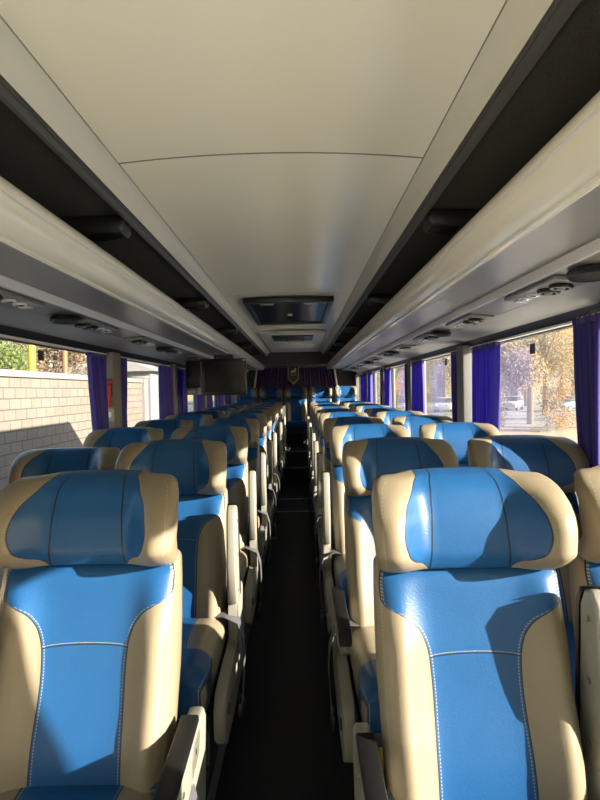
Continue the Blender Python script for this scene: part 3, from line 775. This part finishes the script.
TR = [ # right side
    (15.4, 36, 10, 3.0, 'gold', 'golden autumn tree outside the large right window, nearest of the golden trees'),
    (10.2, 28, 8.5, 2.3, 'mauve', 'mauve half-bare tree outside the large right window beside the curtain'),
    (21, 46, 11, 4.0, 'gold', 'broad golden autumn tree behind the nearest golden tree on the right'),
    (13.2, 64, 11, 4.0, 'gold', 'golden autumn tree seen through the second right window'),
    (9.5, 54, 11, 3.2, 'brown', 'brown autumn tree far along the right side of the street'),
    (20.5, 66, 12, 3.8, 'brown', 'brown autumn tree behind the row of parked cars'),
    (26, 38, 10, 4.0, 'mauve', 'mauve half-bare tree at the right edge behind the nearest curtain'),
    (11, 78, 14, 5.4, 'brown', 'farthest brown tree at the end of the street on the right'),
    (29.5, 58, 12, 5.0, 'gold', 'large golden tree in front of the grey apartment block'),
    (21.5, 80, 14, 5.4, 'mauve', 'tall mauve tree farthest behind the parked cars'),
    (17.0, 51.5, 11, 3.3, 'brown', 'dull brown tree standing just left of the broad golden tree outside'),
    (28.5, 68, 12, 3.9, 'gold', 'golden tree behind the white cars, in front of the tallest mauve tree'),
    (37.5, 77, 13, 5.0, 'brown', 'brown tree at the foot of the grey apartment block'),
    (6.5, 66, 12, 4.0, 'brown', 'brown tree close beside the bus line at the far right end'),
    # left side
    (-12, 21.5, 7.0, 2.4, 'green', 'yellow green leafy tree behind the block wall left of the yellow pole'),
    (-12.6, 27.0, 6.6, 2.3, 'brown', 'brown leaved tree behind the block wall between the two poles'),
    (-23.5, 52.0, 9.5, 4.0, 'mauve', 'greyish half-bare tree behind the gabled house on the left'),
    (-9.6, 38.0, 6.8, 1.9, 'brown', 'small brown tree beyond the end of the block wall'),
    (-14.5, 50.0, 9.0, 3.4, 'mauve', 'large mauve tree beyond the end of the block wall'),
    (-19.5, 25.0, 8.0, 2.6, 'green', 'dark green tree farther behind the block wall at the left edge'),
    (-18.0, 33.8, 8.0, 2.8, 'brown', 'large brown tree farther behind the wall, left of the orange pole'),
]
for q, (x, y, h, rd, kd, lb) in enumerate(TR):
    tree('evergreen_tree' if kd == 'green' else 'autumn_tree', x, y, h, rd, kd, lb, seed=q+11, n=9000 if kd != 'mauve' else 6500, lsz=.17 if x > 0 else .12, low=.12 if x < 0 else .06 if y > 57.5 else .25)
tree('bush', 14.3, 30, 3.3, 1.35, 'orange', 'round orange brown bush below the golden trees on the right', 'bush', 3000, .10, False, 41, low=.0)
tree('bush', 11.4, 31.8, 2.6, 1.1, 'brown', 'dull brown bush left of the orange bush on the right', 'bush', 2400, .10, False, 42, low=.0)
tree('hedge', 17.3, 31.5, 2.4, 1.2, 'green', 'low greenish hedge clump right of the orange bush', 'hedge', 2400, .10, False, 43, low=.0)

# buildings
def building(x0, x1, y0, y1, h, cols, rows, label, m, roof=None):
    r = empty('apartment_building' if roof is None else 'house', ((x0+x1)/2, (y0+y1)/2, GZ)); tag(r, label, 'building')
    lo = (-(x0+x1)/2, -(y0+y1)/2, -GZ)
    bm = NB(); box(bm, x0, x1, y0, y1, GZ, GZ+h); obj('wall', bm, m, r, lo, smooth=0)
    for i in range(cols):
        for j in range(rows):
            z = GZ+h*(j+.35)/rows; hh = h/rows*.42
            xa = x0+(x1-x0)*(i+.25)/cols; xb = x0+(x1-x0)*(i+.75)/cols
            bm = NB(); box(bm, xa, xb, y0-.12, y0-.002, z, z+hh); obj('window', bm, M['bwin'], r, lo, smooth=0)
    bm = NB()
    if roof: prism(bm, [(x0-.4, GZ+h+.001), (x1+.4, GZ+h+.001), ((x0+x1)/2, GZ+h+roof)], 'y', y0-.4, y1+.4)
    else: box(bm, x0-.3, x1+.3, y0-.3, y1+.3, GZ+h+.001, GZ+h+.5)
    obj('roof', bm, M['broof'], r, lo, smooth=0)
M['bwin'] = mat('building_window_glass', (.10, .11, .13), .3)
M['bgrey'] = mat('facade_grey', (.18, .18, .19), .8, var=(1, .1)); M['bpink'] = mat('facade_pale', (.22, .20, .18), .8, var=(1, .1)); M['broof'] = mat('pale_roof', (.24, .23, .22), .6)
building(34, 58, 84, 96, 26, 8, 8, 'grey apartment block with rows of dark windows far right behind trees', M['bgrey'])
building(6, 26, 98, 110, 15, 6, 5, 'pale apartment block far behind the parked cars', M['bpink'])
building(-18.5, -14.5, 39, 43, 4.0, 2, 1, 'pale house with a gabled roof behind the block wall left of the pillar', M['bpink'], .9)
building(-9.8, -7.8, 28.5, 31, 3.7, 2, 1, 'small white house with a pale roof beyond the end of the block wall', M['bgrey'], .6)

# parked cars
M['carglass'] = mat('car_glass', (.01, .012, .015), .1); M['tyre'] = mat('tyre', (.015, .015, .015), .8)
def car(x, y, rz, col, label):
    r = empty('car', (x, y, GZ), rz); tag(r, label, 'car', 'parked cars'); m = mat('car_paint', col, .25, 0, .5, coat=.5)
    side = [(-2.15, .32), (-2.2, .62), (-2.1, .86), (-1.75, .95), (-1.05, 1.0), (-.55, 1.0), (1.35, 1.0), (2.0, .92), (2.15, .72), (2.12, .32)]
    bm = NB(); prism(bm, side, 'y', -.86, .86, .07, 3); obj('body', bm, m, r)
    bm = NB(); prism(bm, [(-1.15, 1.0), (-.45, 1.42), (.0, 1.47), (.75, 1.43), (1.6, 1.0)], 'y', -.74, .74, .05, 2); obj('cabin_glass', bm, M['carglass'], r)
    bm = NB(); prism(bm, [(-.5, 1.425), (.0, 1.478), (.78, 1.435), (.70, 1.47), (.0, 1.51), (-.42, 1.465)], 'y', -.72, .72, .01, 1); obj('roof', bm, m, r)
    for wx in (-1.35, 1.3):
        for wy in (-.80, .80):
            bm = NB(); tube(bm, [(wx, wy-.11, .32), (wx, wy+.11, .32)], .32, 20); wh = obj('wheel', bm, M['tyre'], r)
            bm = NB(); tube(bm, [(wx, wy-.115, .32), (wx, wy+.115, .32)], .19, 14); obj('hubcap', bm, M['steel'], wh)
    for wy in (-.62, .62):
        bm = NB(); box(bm, -2.19, -2.10, wy-.16, wy+.16, .66, .80, .02, 2); obj('headlamp', bm, M['white'], r)
CARS = [(15.2, 56.5, 1.2, (0.33, 0.34, 0.36), 'silver car parked under the trees beyond the second right window'),
        (22.6, 57.5, 1.0, (0.37, 0.37, 0.37), 'white car parked in the middle of the row beyond the large right window'),
        (26.2, 52.5, .6, (.04, .10, .20), 'dark blue car parked right of the white car outside'),
        (12.2, 59, 1.3, (0.30, 0.31, 0.33), 'light grey car parked farthest left in the line outside'),
        (18.6, 57, .9, (0.36, 0.37, 0.38), 'white car parked between the silver car and another white car')]
for a in CARS: car(*a)
# leaf-strewn planting bed under the bushes
bm = NB(); box(bm, 8.8, 19, 26, 33.5, GZ-.05, GZ+.02); struct('ground_bed', bm, mat('leaf_litter', (.24, .17, .09), .95, var=(2, .4)), smooth=0)
